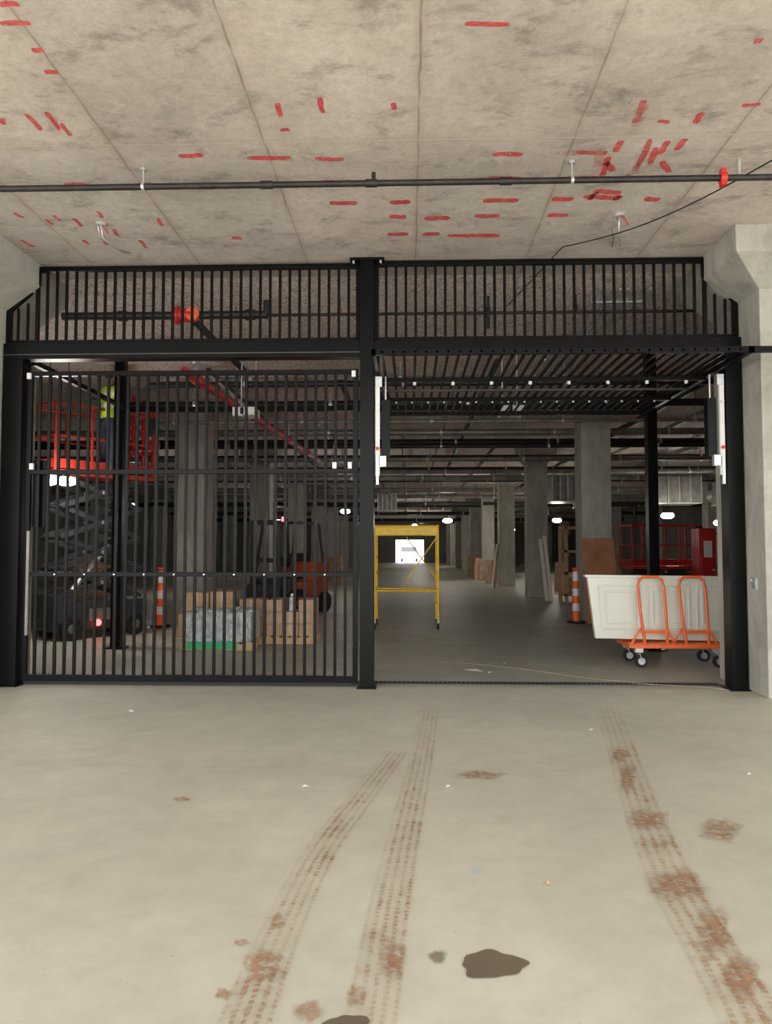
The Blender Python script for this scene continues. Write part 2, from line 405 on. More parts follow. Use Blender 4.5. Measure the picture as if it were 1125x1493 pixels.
for sx, X in ((1, -.39), (-1, 3.415)):
    b = B('counterweight_arm')
    b.box((X+sx*.01, 8.22, 2.3), (X+sx*.06, 8.26, 3.38), M_WHT)
    b.box((X+sx*.01, 8.215, 3.28), (X+sx*.085, 8.22, 3.40), M_GALV)
    b.box((X+sx*.075, 8.27, 2.52), (X+sx*.17, 8.38, 3.15), M_BLK)
    b.cyl((X+sx*.12, 8.33, 3.15), (X+sx*.12, 8.33, 3.42), .012, M_GALV, 8)
    b.cyl((X+sx*.035, 8.2, 3.1), (X+sx*.035, 8.22, 3.1), .02, M_GALV, 8)
    b.cyl((X+sx*.035, 8.2, 2.6), (X+sx*.035, 8.22, 2.6), .02, M_RED, 8)
    b.box((X+sx*.02, 8.2, 2.5), (X+sx*.05, 8.24, 2.2), M_GALV)
    b.box((X+sx*.05, 8.22, 2.4), (X+sx*.13, 8.28, 2.52), M_GALV)
    b.done(.003)

b = B('gate_track_support')
for x in (-4.45, 3.62): b.box((x-.075, 11.32, 0), (x+.075, 11.47, HC), M_BLK); b.box((x-.14, 11.25, 0), (x+.14, 11.54, .02), M_BLK)
b.box((-4.45, 11.36, 3.60), (3.62, 11.43, 3.68), M_BLK)
for x in (-4.3, -.5, 3.47): b.box((x-.03, 8.41, 3.60), (x+.03, 11.4, 3.66), M_BLK)
b.box((-.52, 11.37, 3.6), (-.46, 11.42, HC), M_BLK)
b.done(.004)
for x in (1.5, -2.45):
    b = B('gate_operator')
    b.box((x-.17, 10.98, 3.48), (x+.17, 11.34, 3.60), M_REF); b.box((x-.17, 10.98, 3.46), (x-.02, 11.2, 3.48), M_GALV)
    b.box((x-.05, 10.96, 3.49), (x+.0, 10.98, 3.59), M_RUB); b.box((x+.06, 10.96, 3.49), (x+.15, 10.98, 3.58), M_REF)
    b.box((x-.02, 8.41, 3.61), (x+.02, 11.34, 3.64), M_GALV)
    b.box((x-.12, 11.3, 3.6), (x-.10, 11.34, HC), M_GALV); b.box((x+.1, 11.3, 3.6), (x+.12, 11.34, HC), M_GALV)
    b.done(.006)

b = B('trench_drain')
b.box((-4.3, 8.47, .001), (3.42, 8.6, .006), M_RUB)
for i in range(150):
    x = -4.28+i*.0515; b.box((x, 8.475, .006), (x+.018, 8.59, .009), M_DGR)
b.box((-4.3, 8.45, .001), (3.42, 8.47, .010), M_DGR); b.box((-4.3, 8.6, .001), (3.42, 8.615, .010), M_DGR)
b.done()

# ------------------------------------------------------------ pipes under the front soffit
b = B('sprinkler_pipe')
PY, PZ = 6.17, 4.56
b.cyl((-8, PY, PZ), (8, PY, PZ), .026, M_PIPE, 12)
for x in (-2.25, 1.35, -4.3, 4.9):
    b.cyl((x, PY, PZ), (x, PY, CZ-.001), .007, M_GALV, 8); b.cyl((x-.012, PY, PZ), (x+.012, PY, PZ), .034, M_GALV, 12)
    b.cyl((x, PY, CZ-.02), (x, PY, CZ-.001), .025, M_GALV, 8)
for x in (-.32, -1.2, .8): b.cyl((x-.05, PY, PZ), (x+.05, PY, PZ), .033, M_PIPE, 12)
b.cyl((-.3, PY, PZ), (-.3, PY, PZ+.09), .018, M_PIPE, 8)
b.cyl((2.56, PY, PZ), (2.61, PY, PZ), .045, M_RED, 12); b.box((2.565, PY-.03, PZ-.07), (2.605, PY+.03, PZ+.07), M_RED)
b.cyl((2.72, PY, PZ), (2.72, PY, CZ-.001), .014, M_GALV, 8)
b.done()
b = B('power_cable')
p0 = survey_z(1135, 228, 4.6); p1 = Vector((1.62, 7.9, 4.695)); pts = []
for i in range(25):
    t = i/24; p = p0.lerp(p1, t); p.z -= .11*math.sin(math.pi*t); pts.append(p)
for i in range(1, 13):
    t = i/12; pts.append(Vector((1.62-t*.35, 7.9+t*2.0, 4.70-.01*math.sin(math.pi*t))))
b.tube(pts, .006, M_RUB, 6); b.done()
for u, v in ((147, 325), (903, 312)):
    c = survey_z(u, v, CZ)
    b = B('conduit_stub'); b.cyl(c+Vector((0, 0, -.001)), c+Vector((0, 0, -.03)), .05, M_GALV, 10)
    c = c+Vector((0, 0, -.01))
    b.tube([c, c+Vector((.0, .05, -.12)), c+Vector((.06, .2, -.16)), c+Vector((.13, .45, -.12))], .008, M_GALV, 6)
    b.tube([c+Vector((-.03, 0, 0)), c+Vector((-.05, .1, -.1)), c+Vector((.02, .3, -.12)), c+Vector((.06, .5, -.1))], .006, M_GRYP if u > 500 else M_GALV, 6)
    b.tube([c, c+Vector((.05, -.03, -.06)), c+Vector((.08, 0, -.1))], .006, M_RED, 6)
    b.done()

# ------------------------------------------------------------ red marks on soffit
b = B('spray_paint_marks')
MZ = CZ-.002
def stroke(u0, v0, u1, v1, w=.035, mat=None):
    p = survey_z(u0, v0, MZ); q = survey_z(u1, v1, MZ); n = 8
    d = (q-p).normalized(); a = Vector((-d.y, d.x, 0)); vs = []
    ph = random.random()*6
    for i in range(n+1):
        t = i/n; c = p.lerp(q, t)+a*.005*math.sin(ph+t*5)
        ww = w*(.85+.3*random.random())*(.6 if i in (0, n) else 1)
        vs += [c-a*ww/2, c+a*ww/2]
    b.add(vs, [(2*i, 2*i+1, 2*i+3, 2*i+2) for i in range(n)], mat or M_MARK)
H = [(710,36,65),(55,73,18),(22,35,45),(12,6,30),(278,227,36),(392,230,64),(480,231,42),(740,226,44),(737,260,50),(492,266,46),
 (210,270,28),(500,297,40),(583,295,30),(730,293,52),(820,291,32),(112,271,36),(580,317,25),(637,318,38),(710,316,36),(813,313,30),
 (580,342,30),(628,342,26),(690,343,76),(848,260,50),(862,222,46),(878,288,56),(967,178,18),(1095,153,26),(950,290,22),(885,280,40),(345,348,14),(415,190,14),(75,105,20),(1105,60,12)]
for u, v, l in H: stroke(u-l/2, v+random.uniform(-1.5, 1.5), u+l/2, v+random.uniform(-1.5, 1.5), (.085 if v > 250 else .065) if v > 200 else .045)
V = [(38,166,60,190),(68,163,86,190),(90,180,102,198),(2,172,6,182),(405,150,408,170),(465,142,471,165),(575,150,573,160),
 (938,146,926,180),(905,205,897,222),(888,228,876,258),(918,255,905,262),(1024,164,1012,180),(1000,202,984,219),(948,203,926,250),(965,235,975,252),
 (905,285,895,292),(884,236,893,250),(20,310,34,318),(78,314,88,322),(106,318,120,330),(142,308,150,318),(165,334,172,344),(203,350,214,362),
 (120,350,130,356),(30,350,50,360),(150,352,158,357),(975,205,960,225),(955,215,948,240),(870,280,858,292),(68,320,76,328),(230,318,236,330)]
for s in V: stroke(*s, w=.055 if s[0] > 800 else .04)
for s in ((880,215,862,262),(940,150,925,185),(935,215,925,255),(900,245,870,262),(640,260,760,262),(820,258,870,262),(100,272,240,271),(780,225,860,223)):
    stroke(*s, w=.08, mat=M_CHALK)
b.done()

# ------------------------------------------------------------ floor marks
def ribbon(name, pts, w, mat=None, z=.003):
    P = [survey_z(u, v, z) for u, v in pts]
    Q = []
    for i in range(len(P)-1):
        a = P[max(i-1, 0)]; p = P[i]; q = P[i+1]; d = P[min(i+2, len(P)-1)]
        for k in range(8):
            t = k/8
            Q.append(.5*((2*p)+(q-a)*t+(2*a-5*p+4*q-d)*t*t+(3*p-a-3*q+d)*t**3))
    Q.append(P[-1])
    vs = []; uvs = []; L = 0
    for i, c in enumerate(Q):
        d = (Q[min(i+1, len(Q)-1)]-Q[max(i-1, 0)]).normalized(); a = Vector((d.y, -d.x, 0))
        if i: L += (Q[i]-Q[i-1]).length
        vs += [c-a*w/2, c+a*w/2]; uvs += [(0, L), (1, L)]
    me = bpy.data.meshes.new(name); fs = [(2*i, 2*i+1, 2*i+3, 2*i+2) for i in range(len(Q)-1)]
    me.from_pydata([tuple(p) for p in vs], [], fs); me.materials.append(mat or M_TRK)
    uvl = me.uv_layers.new(name='UVMap')
    for l in me.loops: uvl.data[l.index].uv = uvs[l.vertex_index]
    ob = bpy.data.objects.new(name, me); bpy.context.collection.objects.link(ob)
ribbon('tire_track', [(345,1530),(375,1450),(415,1350),(470,1240),(530,1160),(580,1095)], .20)
ribbon('tire_track', [(535,1530),(552,1440),(568,1330),(592,1210),(612,1120),(628,1030)], .20)
ribbon('tire_track', [(1120,1530),(1062,1420),(990,1300),(945,1200),(913,1110),(885,1030)], .25, M_TRK2)
def blob(name, u, v, ru, rv, seed, lobes=3, mat=None, z=.004):
    r = random.Random(seed); N = 36; vs = [survey_z(u, v, z)]
    ph = [r.random()*6 for _ in range(5)]
    for i in range(N):
        a = 2*math.pi*i/N
        k = 1+.10*math.sin(lobes*a+ph[0])+.06*math.sin(5*a+ph[1])+.05*math.sin(8*a+ph[2])
        vs.append(survey_z(u+ru*k*math.cos(a), v+rv*k*math.sin(a), z))
    me = bpy.data.meshes.new(name); me.from_pydata([tuple(p) for p in vs], [], [(0, 1+i, 1+(i+1) % N) for i in range(N)])
    me.materials.append(mat or M_OIL); uvl = me.uv_layers.new(name='UVMap')
    for l in me.loops: uvl.data[l.index].uv = (0, 0) if l.vertex_index == 0 else (1, 0)
    ob = bpy.data.objects.new(name, me); bpy.context.collection.objects.link(ob)
blob('oil_stain', 718, 1406, 47, 20, 3)
blob('oil_stain', 508, 1492, 34, 12, 6)
blob('oil_stain', 638, 1395, 15, 11, 5, mat=decal('faint_oil', (.22, .18, .12), 12, .2, .5, .85, .6, None, True))
for i, (u, v, a_, c_) in enumerate(((385,1408,34,30),(404,1343,14,12),(985,1290,50,26),(1040,1360,28,44),(945,1195,34,18),(905,1100,14,12),(915,1135,14,22),(572,1400,20,36),(450,1475,26,18),(1050,1210,34,20),(325,1449,14,10),(352,1374,14,6),(265,1165,14,4),(520,1452,18,20),(700,1130,40,7),(1080,1420,30,36))):
    blob('dried_mud_patch', u, v, a_, c_, 20+i, 4, M_MUD, .005)
def scrap(u, v, w, mat, seed):
    r = random.Random(seed); p = survey_z(u, v, 0); b = B('paper_scrap')
    a = r.random()*3; c, s = math.cos(a)*w, math.sin(a)*w
    b.prism([p+Vector((c, s, .003)), p+Vector((-s*.6, c*.6, .012)), p+Vector((-c, -s, .004)), p+Vector((s*.5, -c*.5, .016))], (0, 0, .002), mat); b.done()
BLU = simple('blue_plastic', (.1, .3, .6)); 
for i, (u, v, w, m) in enumerate([(690,978,.13,M_REF),(445,1148,.026,M_REF),(190,1038,.035,M_REF),(653,1148,.02,M_REF),(1092,1130,.02,M_REF),(693,1272,.015,BLU),(797,1290,.018,M_WOOD),(715,981,.06,M_REF),(862,1065,.022,M_REF),(735,968,.03,M_REF)]):
    scrap(u, v, w, m, i)
b = B('string_line'); b.tube([survey_z(u, v, .014) for u, v in ((600,962),(680,967),(760,975),(850,988),(950,998),(1030,1002),(1062,1006))], .0025, M_TAPE, 5); b.done()

# ------------------------------------------------------------ interior services
b = B('sprinkler_main_pipe')
b.cyl((-4.3, 9.1, 4.38), (-1.75, 9.1, 4.38), .05, M_PIPE, 14); b.cyl((-1.75, 9.1, 4.38), (-1.75, 9.1, 4.55), .05, M_PIPE, 12)
b.cyl((-2.02, 9.1, 4.38), (-1.9, 9.1, 4.38), .065, M_PIPE, 14); b.cyl((-3.6, 9.1, 4.38), (-3.5, 9.1, 4.38), .065, M_PIPE, 14)
b.cyl((-2.84, 9.1, 4.38), (-2.68, 9.1, 4.38), .085, M_RED, 16); b.cyl((-2.66, 9.1, 4.38), (-2.66, 9.02, 4.38), .085, M_CONO, 16)
b.cyl((-2.88, 9.1, 4.38), (-2.84, 9.1, 4.38), .11, M_RED, 16)
b.cyl((-2.72, 9.1, 4.38), (-2.65, 12.0, 4.36), .05, M_PIPE, 12)
for x in (-4.1, -3.1, -2.2): b.cyl((x, 9.1, 4.38), (x, 9.1, HC), .008, M_GALV, 6)
b.done()
b = B('sprinkler_branch_pipe')
b.cyl((-4.4, 9.5, 4.5), (6, 9.5, 4.5), .02, M_PIPE, 8)
for x in (-.9, 1.0, 2.1, 4): 
    b.cyl((x, 9.5, 4.5), (x, 9.5, HC), .018, M_PIPE, 8)
    b.cyl((x, 9.5, 4.5), (x, 9.5, 4.58), .03, M_RED if x < 0 else M_PIPE, 8)
b.cyl((1.0, 9.5, 4.3), (1.0, 9.5, 4.5), .02, M_PIPE, 8)
b.done()
b = B('sprinkler_branch_pipe')
b.cyl((-3.1, 10.2, 3.95), (-2.3, 19, 3.75), .065, M_RED, 12)
for k in range(5):
    t = k/5+.05; x = -3.1+.8*t; y = 10.2+8.8*t; b.cyl((x, y, 3.95-.2*t), (x, y, HC), .01, M_GALV, 6); b.cyl((x-.0, y-.06, 3.952-.2*t), (x+.0, y+.06, 3.95-.2*t), .085, M_RED, 12)
b.done()
b = B('conduit_bundle')
for k in range(7):
    x = 2.35+.09*k; b.cyl((x, 9.0, 4.62), (x+.0, 20, 4.62), .016, M_GALV, 8)
for y in (9.4, 11.5, 13.6, 15.7, 18): b.box((2.28, y, 4.585), (2.95, y+.04, 4.605), M_GALV); b.cyl((2.28, y+.02, 4.6), (2.28, y+.02, HC), .006, M_GALV, 6); b.cyl((2.94, y+.02, 4.6), (2.94, y+.02, HC), .006, M_GALV, 6)
b.done()
for y, z, r, m in [(12.2,4.2,.05,M_PIPE),(12.9,4.45,.03,M_GRYP),(14.2,4.25,.07,M_PIPE),(15.0,4.05,.035,M_GRYP),(17.4,4.2,.08,M_GRYP),(18.3,4.0,.05,M_PIPE),(19.4,4.25,.09,M_PIPE),(20.5,3.95,.06,M_GRYP),
      (22,4.15,.1,M_PIPE),(24.4,4.0,.07,M_GRYP),(25.6,4.2,.09,M_PIPE),(27.6,4.1,.1,M_GRYP),(29.6,4.2,.08,M_PIPE),(32,4.0,.12,M_GRYP),(35,3.6,.08,M_PIPE),(36,4.0,.1,M_GRYP),(39,3.8,.12,M_PIPE),(42,3.9,.1,M_GRYP),(46.5,3.7,.1,M_PIPE),(51,3.9,.14,M_GRYP),(57,3.7,.12,M_PIPE),(64,3.8,.15,M_GRYP)]:
    b = B('overhead_pipe'); xa = -16 if y > 16 else (-4.3 if y < 13.5 else -6.5+random.random()); xb = 16 if y > 13.5 else 9
    b.cyl((xa, y, z), (xb, y, z), r, m, 10)
    x = xa+.8+random.random()
    while x < xb:
        b.cyl((x, y, z), (x, y, HC), .012, M_GALV, 6); b.cyl((x-.03, y, z), (x+.03, y, z), r+.012, M_GALV, 10); x += 2.6
    b.done()
for x, z, r, ya, yb, m in [(-1.2,4.42,.05,13,60,M_PIPE),(.8,4.45,.04,14,70,M_GRYP),(1.4,4.5,.05,12,70,M_PIPE),(-.2,4.5,.06,20,75,M_GRYP),(5.2,4.45,.07,12,70,M_PIPE),(6.4,4.5,.05,12,60,M_GRYP),(-3.4,4.5,.06,12.5,70,M_PIPE),(-6.3,4.45,.07,14.5,60,M_GRYP),(2.4,4.4,.05,21,60,M_PIPE),(8.2,4.45,.09,12,60,M_GRYP),(-2.2,4.5,.04,18,60,M_GALV)]:
    b = B('overhead_pipe'); b.cyl((x, ya, z), (x, yb, z), r, m, 10); y = ya+.5
    while y < yb: b.cyl((x, y, z), (x, y, HC), .01, M_GALV, 6); y += 3
    b.done()
for x0_, x1_, y, z0_, z1_ in [(4.7,5.7,25,3.1,3.9),(8.0,9.4,24.6,3.0,3.85),(10.4,11.6,25,3.0,3.8),(-1.4,-.6,33,3.2,3.9),(6.3,7.2,28,3.1,3.9)]:
    b = B('air_handling_unit')
    b.box((x0_, y, z0_), (x1_, y+1.3, z1_), M_GRYP)
    n = 4
    for k in range(n+1):
        x = x0_+(x1_-x0_)*k/n; b.box((x-.02, y-.03, z0_-.02), (x+.02, y, z1_+.02), M_GALV)
    b.box((x0_-.02, y-.03, z0_-.03), (x1_+.02, y+1.33, z0_), M_GALV)
    b.cyl(((x0_+x1_)/2, y+1.3, (z0_+z1_)/2), ((x0_+x1_)/2, y+2.6, (z0_+z1_)/2), .28, M_GALV, 14)
    for xx in (x0_+.05, x1_-.05):
        for yy in (y+.1, y+1.2): b.cyl((xx, yy, z1_), (xx, yy, HC), .012, M_GALV, 6)
    b.done(.01)
# red riser standpipe at left
b = B('fire_riser_pipe')
x, y = -5.55, 14.5
b.cyl((x, y, 0), (x, y, HC), .06, M_PIPE, 12)
for dx, z0_, z1_ in ((.35, 2.9, 4.4), (.55, 3.0, 4.2), (.15, 3.3, 4.5)): b.cyl((x+dx, y, z0_), (x+dx, y, z1_), .04, M_RED, 10)
for z in (3.0, 3.35, 3.8, 4.15): b.cyl((x, y, z), (x+.65, y, z), .035, M_RED, 10); b.cyl((x+.33, y, z), (x+.4, y, z), .06, M_RED, 10)
b.cyl((x+.6, y-.1, 3.5), (x+.6, y-.16, 3.5), .12, M_RED, 14)
b.cyl((x+.6, y, 3.5), (x+.6, y-.12, 3.5), .02, M_RED, 8)
b.done()

# ------------------------------------------------------------ work lights: hung LED flood heads
def worklight(x, y, z, e, r=.09):
    b = B('hanging_work_light')
    b.tube([(0, 0, HC-z), (.01, 0, (CZ-z)*.5), (0, 0, r+.0)], .006, M_RUB, 5)
    b.cyl((0, 0, r*.55), (0, 0, r*.55+.06), r*.5, M_DGR, 12, r*.25)
    b.cyl((0, 0, r*.5), (0, 0, r*.55), r*1.1, M_DGR, 14)
    b.ell((0, 0, 0), (r*1.25, r*1.25, r*.62), M_BULB)
    ob = b.done(0, (x, y, z))
    L = bpy.data.lights.new('lamp', 'POINT'); L.energy = e; L.color = (1, .93, .82); L.shadow_soft_size = r*1.3+.02
    lo = bpy.data.objects.new('lamp', L); bpy.context.collection.objects.link(lo); lo.parent = ob; lo.location = (0, 0, 0)
worklight(-5.62, 11.5, 2.57, 30, .14)
worklight(-5.32, 11.5, 2.55, 20, .12)
worklight(-2.15, 25, 2.75, 50, .13)
worklight(1.65, 33.3, 2.75, 60, .17)
worklight(5.9, 30.5, 2.65, 50, .15)
worklight(8.1, 24, 2.55, 50, .16)
worklight(9.5, 23.4, 2.3, 40, .16)
worklight(4.75, 35.5, 2.4, 30, .13)
worklight(-9, 24, 2.9, 40, .12)
worklight(0.3, 48, 3.0, 110, .14)
worklight(-7, 40, 3.0, 60, .12)
worklight(7.5, 45.5, 3.0, 70, .14)
worklight(1.0, 66, 3.2, 300, .16)

# ------------------------------------------------------------ scissor lifts
def scissor_lift(x, y, rot, deck, rail, base, arm, stages=4):
    b = B('scissor_lift'); L, W = 1.7, .8
    b.box((-L/2, -W/2+.08, .15), (L/2, W/2-.08, .62), base); b.box((-L/2-.02, -W/2+.06, .3), (-L/2+.35, W/2-.06, .75), M_DGR)
    for sx in (-1, 1):
        for sy in (-1, 1):
            cx = sx*.6; cy = sy*(W/2-.05); b.cyl((cx, cy-.06, .19), (cx, cy+.06, .19), .19, M_RUB, 18); b.cyl((cx, cy-.065, .19), (cx, cy+.065, .19), .08, M_GRYP, 10)
    b.cbox((0, -W/2+.07, .4), (.5, .02, .2), M_GRYP)
    b.cyl((L/2, -.2, .5), (L/2+.04, -.2, .5), .05, M_TAIL, 10)
    b.cyl((-.1, -W/2+.07, .26), (-.1, -W/2+.03, .26), .055, M_TAIL, 10)
    h = (deck-.08-.68)/stages; a = L/2-.1
    for yy in (-.28, .28):
        for k in range(stages):
            z = .68+k*h
            b.bar((-a, yy, z), (a*.98, yy, z+h), .05, .09, arm); b.bar((a, yy+.055, z), (-a*.98, yy+.055, z+h), .05, .09, arm)
            b.cyl((0, yy-.05, z+h/2), (0, yy+.11, z+h/2), .035, M_GALV, 10)
    for k in range(stages+1):
        z = .68+k*h
        for xx in (-a, a): b.cyl((xx, -.32, z), (xx, .36, z), .03, arm, 8)
    b.cyl((-a*.5, 0, .8), (a*.4, 0, .8+h*1.5), .05, M_GALV, 10)
    b.box((-L/2-.1, -W/2, deck-.08), (L/2+.1, W/2, deck), rail)
    for z in (deck+.1, deck+.55, deck+1.08):
        hh = .15 if z < deck+.2 else .04
        for yy in (-W/2, W/2): b.bar((-L/2-.1, yy, z), (L/2+.1, yy, z), .035, hh, rail)
        for xx in (-L/2-.1, L/2+.1): b.bar((xx, -W/2, z), (xx, W/2, z), .035, hh, rail)
    for xx in (-L/2-.1, -.3, .35, L/2+.1):
        for yy in (-W/2, W/2): b.bar((xx, yy, deck), (xx, yy, deck+1.08), .04, .04, rail)
    b.box((L/2-.1, -W/2-.06, deck+.75), (L/2+.12, -W/2-.01, deck+1.05), M_DGR)
    return b.done(.006, (x, y, 0), rot)
scissor_lift(-5.5, 12.95, rad(55), 2.80, M_ORD, M_DGR, M_DGR)
scissor_lift(6.7, 20.5, rad(8), 1.05, M_RED, M_RED, M_DGR, stages=2)

# ------------------------------------------------------------ worker on lift
def skinned(name, verts, edges, rads, mat, parent, sub=2):
    me = bpy.data.meshes.new(name); me.from_pydata(verts, edges, []); me.materials.append(mat)
    ob = bpy.data.objects.new(name, me); bpy.context.collection.objects.link(ob); ob.parent = parent
    ob.modifiers.new('skin', 'SKIN')
    if me.skin_vertices:
        for i, r in enumerate(rads): me.skin_vertices[0].data[i].radius = (r, r)
        me.skin_vertices[0].data[0].use_root = True
    md = ob.modifiers.new('sub', 'SUBSURF'); md.levels = sub; md.render_levels = sub
    return ob
def cloth_mat():
    m, nt, b_, o = new_mat('work_clothes'); v, s = xyz(nt)
    z = mth(nt, 'DIVIDE', s[2], 2.0)
    c = ramp(nt, z, [(0, (.05, .035, .025)), (.05, (.03, .04, .07)), (.47, (.62, .85, .05)), (.56, (.8, .8, .75)), (.59, (.62, .85, .05)), (.66, (.8, .8, .75)), (.69, (.62, .85, .05)), (.745, (.35, .22, .15))])
    for n_ in nt.nodes:
        if n_.type == 'VALTORGB': n_.color_ramp.interpolation = 'CONSTANT'
    nt.links.new(c, b_.inputs['Base Color']); b_.inputs['Roughness'].default_value = .8; return m
wk = empty('construction_worker', (-5.2, 12.75, 2.80)); wk.rotation_euler[2] = rad(-35)
sv = [(0,0,.95),(0,.01,1.12),(0,.02,1.32),(0,.02,1.43),(0,.03,1.52),(-.18,.02,1.42),(.18,.02,1.42),
      (-.30,.10,1.25),(-.30,.30,1.32),(.27,.10,1.58),(.24,.2,1.70),
      (-.1,0,.90),(.1,0,.90),(-.13,.04,.50),(.13,.02,.50),(-.14,0,.09),(.14,-.02,.09),(-.15,.16,.045),(.15,.14,.045)]
se = [(0,1),(1,2),(2,3),(3,4),(3,5),(3,6),(5,7),(7,8),(6,9),(9,10),(0,11),(0,12),(11,13),(12,14),(13,15),(14,16),(15,17),(16,18)]
sr = [.13,.12,.145,.11,.055,.07,.07,.048,.032,.048,.032,.09,.09,.065,.065,.05,.05,.045,.045]
skinned('body', sv, se, sr, cloth_mat(), wk)
def hand(base, d, side):
    d = Vector(d).normalized(); s_ = d.cross(Vector((0,0,1))).normalized()*side; n_ = d.cross(s_)
    V_ = [Vector(base), Vector(base)+d*.05]; E_ = [(0,1)]; R_ = [.027, .032]
    for k, (o_, ln) in enumerate(((-.03,.065),(-.01,.08),(.01,.075),(.03,.06))):
        p = V_[1]+d*.035+s_*o_; i = len(V_)
        V_ += [p, p+d*ln*.5+n_*.01, p+d*ln*.85+n_*.035]; E_ += [(1,i),(i,i+1),(i+1,i+2)]; R_ += [.011,.009,.008]
    i = len(V_); p = V_[0]+d*.02+s_*-.035
    V_ += [p, p+d*.03-s_*.02, p+d*.055-s_*.022+n_*.02]; E_ += [(0,i),(i,i+1),(i+1,i+2)]; R_ += [.012,.010,.009]
    skinned('hand', [tuple(q) for q in V_], E_, R_, M_SKIN, wk, 1)
hand((-.30,.31,1.32), (0,1,.1), 1); hand((.24,.21,1.71), (-.1,.4,.6), -1)
b = B('head'); hx, hy, hz = 0, .05, 1.64
b.ell((hx, hy, hz), (.075, .095, .115), M_SKIN); b.ell((hx, hy+.095, hz-.01), (.012, .018, .022), M_SKIN, 8, 6)
for sx in (-1, 1):
    b.ell((hx+sx*.075, hy, hz-.005), (.012, .02, .032), M_SKIN, 8, 6); b.ell((hx+sx*.03, hy+.084, hz+.012), (.012, .008, .008), M_REF, 8, 6); b.ell((hx+sx*.03, hy+.091, hz+.012), (.005, .003, .005), M_RUB, 6, 5)
b.box((hx-.022, hy+.088, hz-.052), (hx+.022, hy+.094, hz-.045), M_RED)
b.ell((hx, hy-.015, hz+.01), (.08, .09, .10), M_RUB, 14, 9, -.1)
b.ell((hx, hy-.005, hz+.04), (.10, .125, .10), M_REF, 16, 8, 0); b.cyl((hx, hy+.02, hz+.035), (hx, hy+.02, hz+.045), .125, M_REF, 18)
b.done(parent=wk)

# ------------------------------------------------------------ forklift
b = B('forklift')
b.box((-.55, -.2, .25), (.55, 1.25, .75), M_ORK); b.prism([(-.55, .55, .75), (-.55, 1.3, .75), (-.55, 1.3, 1.15), (-.55, .7, 1.2)], (1.1, 0, 0), M_ORK)
b.box((-.5, -.35, .2), (.5, -.2, .85), M_DGR)
for x in (-.35, .35): b.box((x-.05, -.62, .1), (x+.05, -.5, 2.1), M_DGR); b.box((x-.06, -1.6, .08), (x+.06, -.6, .13), M_DGR)
for z in (.5, 1.2, 2.05): b.box((-.4, -.6, z), (.4, -.52, z+.1), M_DGR)
b.box((-.45, -.68, .2), (.45, -.62, .7), M_DGR)
for x in (-.5, .5):
    b.bar((x, -.3, .8), (x*.9, -.05, 2.1), .06, .06, M_DGR); b.bar((x, 1.1, 1.1), (x*.9, .95, 2.1), .06, .06, M_DGR)
    b.bar((x*.9, -.05, 2.1), (x*.9, .95, 2.1), .06, .06, M_DGR)
for k in range(7): b.bar((-.45, -.05+k*.165, 2.12), (.45, -.05+k*.165, 2.12), .04, .03, M_DGR)
b.box((-.25, .35, .8), (.25, .8, .95), M_RUB); b.box((-.25, .75, .9), (.25, .88, 1.4), M_RUB)
b.bar((0, -.2, .8), (0, .15, 1.2), .04, .04, M_RUB); b.cyl((0, .14, 1.18), (0, .18, 1.22), .16, M_RUB, 16)
for x in (-.55, .55):
    b.cyl((x-.1, -.15, .3), (x+.1, -.15, .3), .3, M_RUB, 20); b.cyl((x-.11, -.15, .3), (x+.11, -.15, .3), .14, M_ORK, 12); b.cyl((x-.09, 1.0, .24), (x+.09, 1.0, .24), .24, M_RUB, 20)
b.cyl((.1, .0, 2.14), (.1, .0, 2.24), .06, M_TAIL, 10)
b.done(.02, (-3.0, 17.4, 0), rad(-25))

# ------------------------------------------------------------ pallets and boxes
def pallet(b, x0, x1, y0, y1):
    for k in range(6):
        x = x0+(x1-x0-.1)*k/5; b.box((x, y0, .10), (x+.1, y1, .125), M_WOOD)
    for y in (y0, (y0+y1)/2-.04, y1-.08): b.box((x0, y, .0), (x1, y+.08, .10), M_WOOD)
b = B('wrapped_pallet'); pallet(b, -3.4, -2.33, 11.15, 11.9)
b.box((-3.36, 11.18, .125), (-2.36, 11.87, .56), M_WRAP); b.box((-3.3, 11.14, .02), (-2.55, 11.17, .13), M_GRN)
for k in range(14):
    x = -3.3+.07*k; b.bar((x, 11.165, .13), (x+random.uniform(-.06, .1), 11.165, .57), .02, .015, M_WRAP)
for k in range(8): b.ell((-3.25+.12*k, 11.5+random.uniform(-.2, .2), .56), (.1, .2, .06), M_WRAP, 8, 5)
b.done(.02)
b = B('cardboard_box_stack'); pallet(b, -2.3, -1.5, 11.95, 12.7)
for r_ in range(3):
    for c_ in range(3):
        x0_ = -2.28+c_*.255+random.uniform(0, .005); z0_ = .126+r_*.19; y0_ = 11.97+random.uniform(0, .04)
        if r_ == 2 and c_ == 1: continue
        b.box((x0_, y0_, z0_), (x0_+.245, 12.6, z0_+.185), M_CARD); b.box((x0_+.1, y0_-.002, z0_+.03), (x0_+.14, 12.0, z0_+.187), M_TAPE)
b.done(.006)
b = B('cardboard_box_stack')
for x0_, z0_, w_, h_ in ((-3.95, 0, .5, .4), (-3.4, 0, .45, .4), (-3.85, .4, .42, .36), (-3.4, .4, .4, .38), (-2.93, 0, .5, .35), (-2.9, .35, .4, .3)):
    b.box((x0_, 12.8, z0_), (x0_+w_, 13.3, z0_+h_-.005), M_CARD); b.box((x0_+w_/2-.03, 12.797, z0_+.02), (x0_+w_/2+.03, 12.82, z0_+h_-.003), M_TAPE)
b.done(.008)
b = B('water_bottle'); c = (-1.9, 12.15)
zb = .126+.377
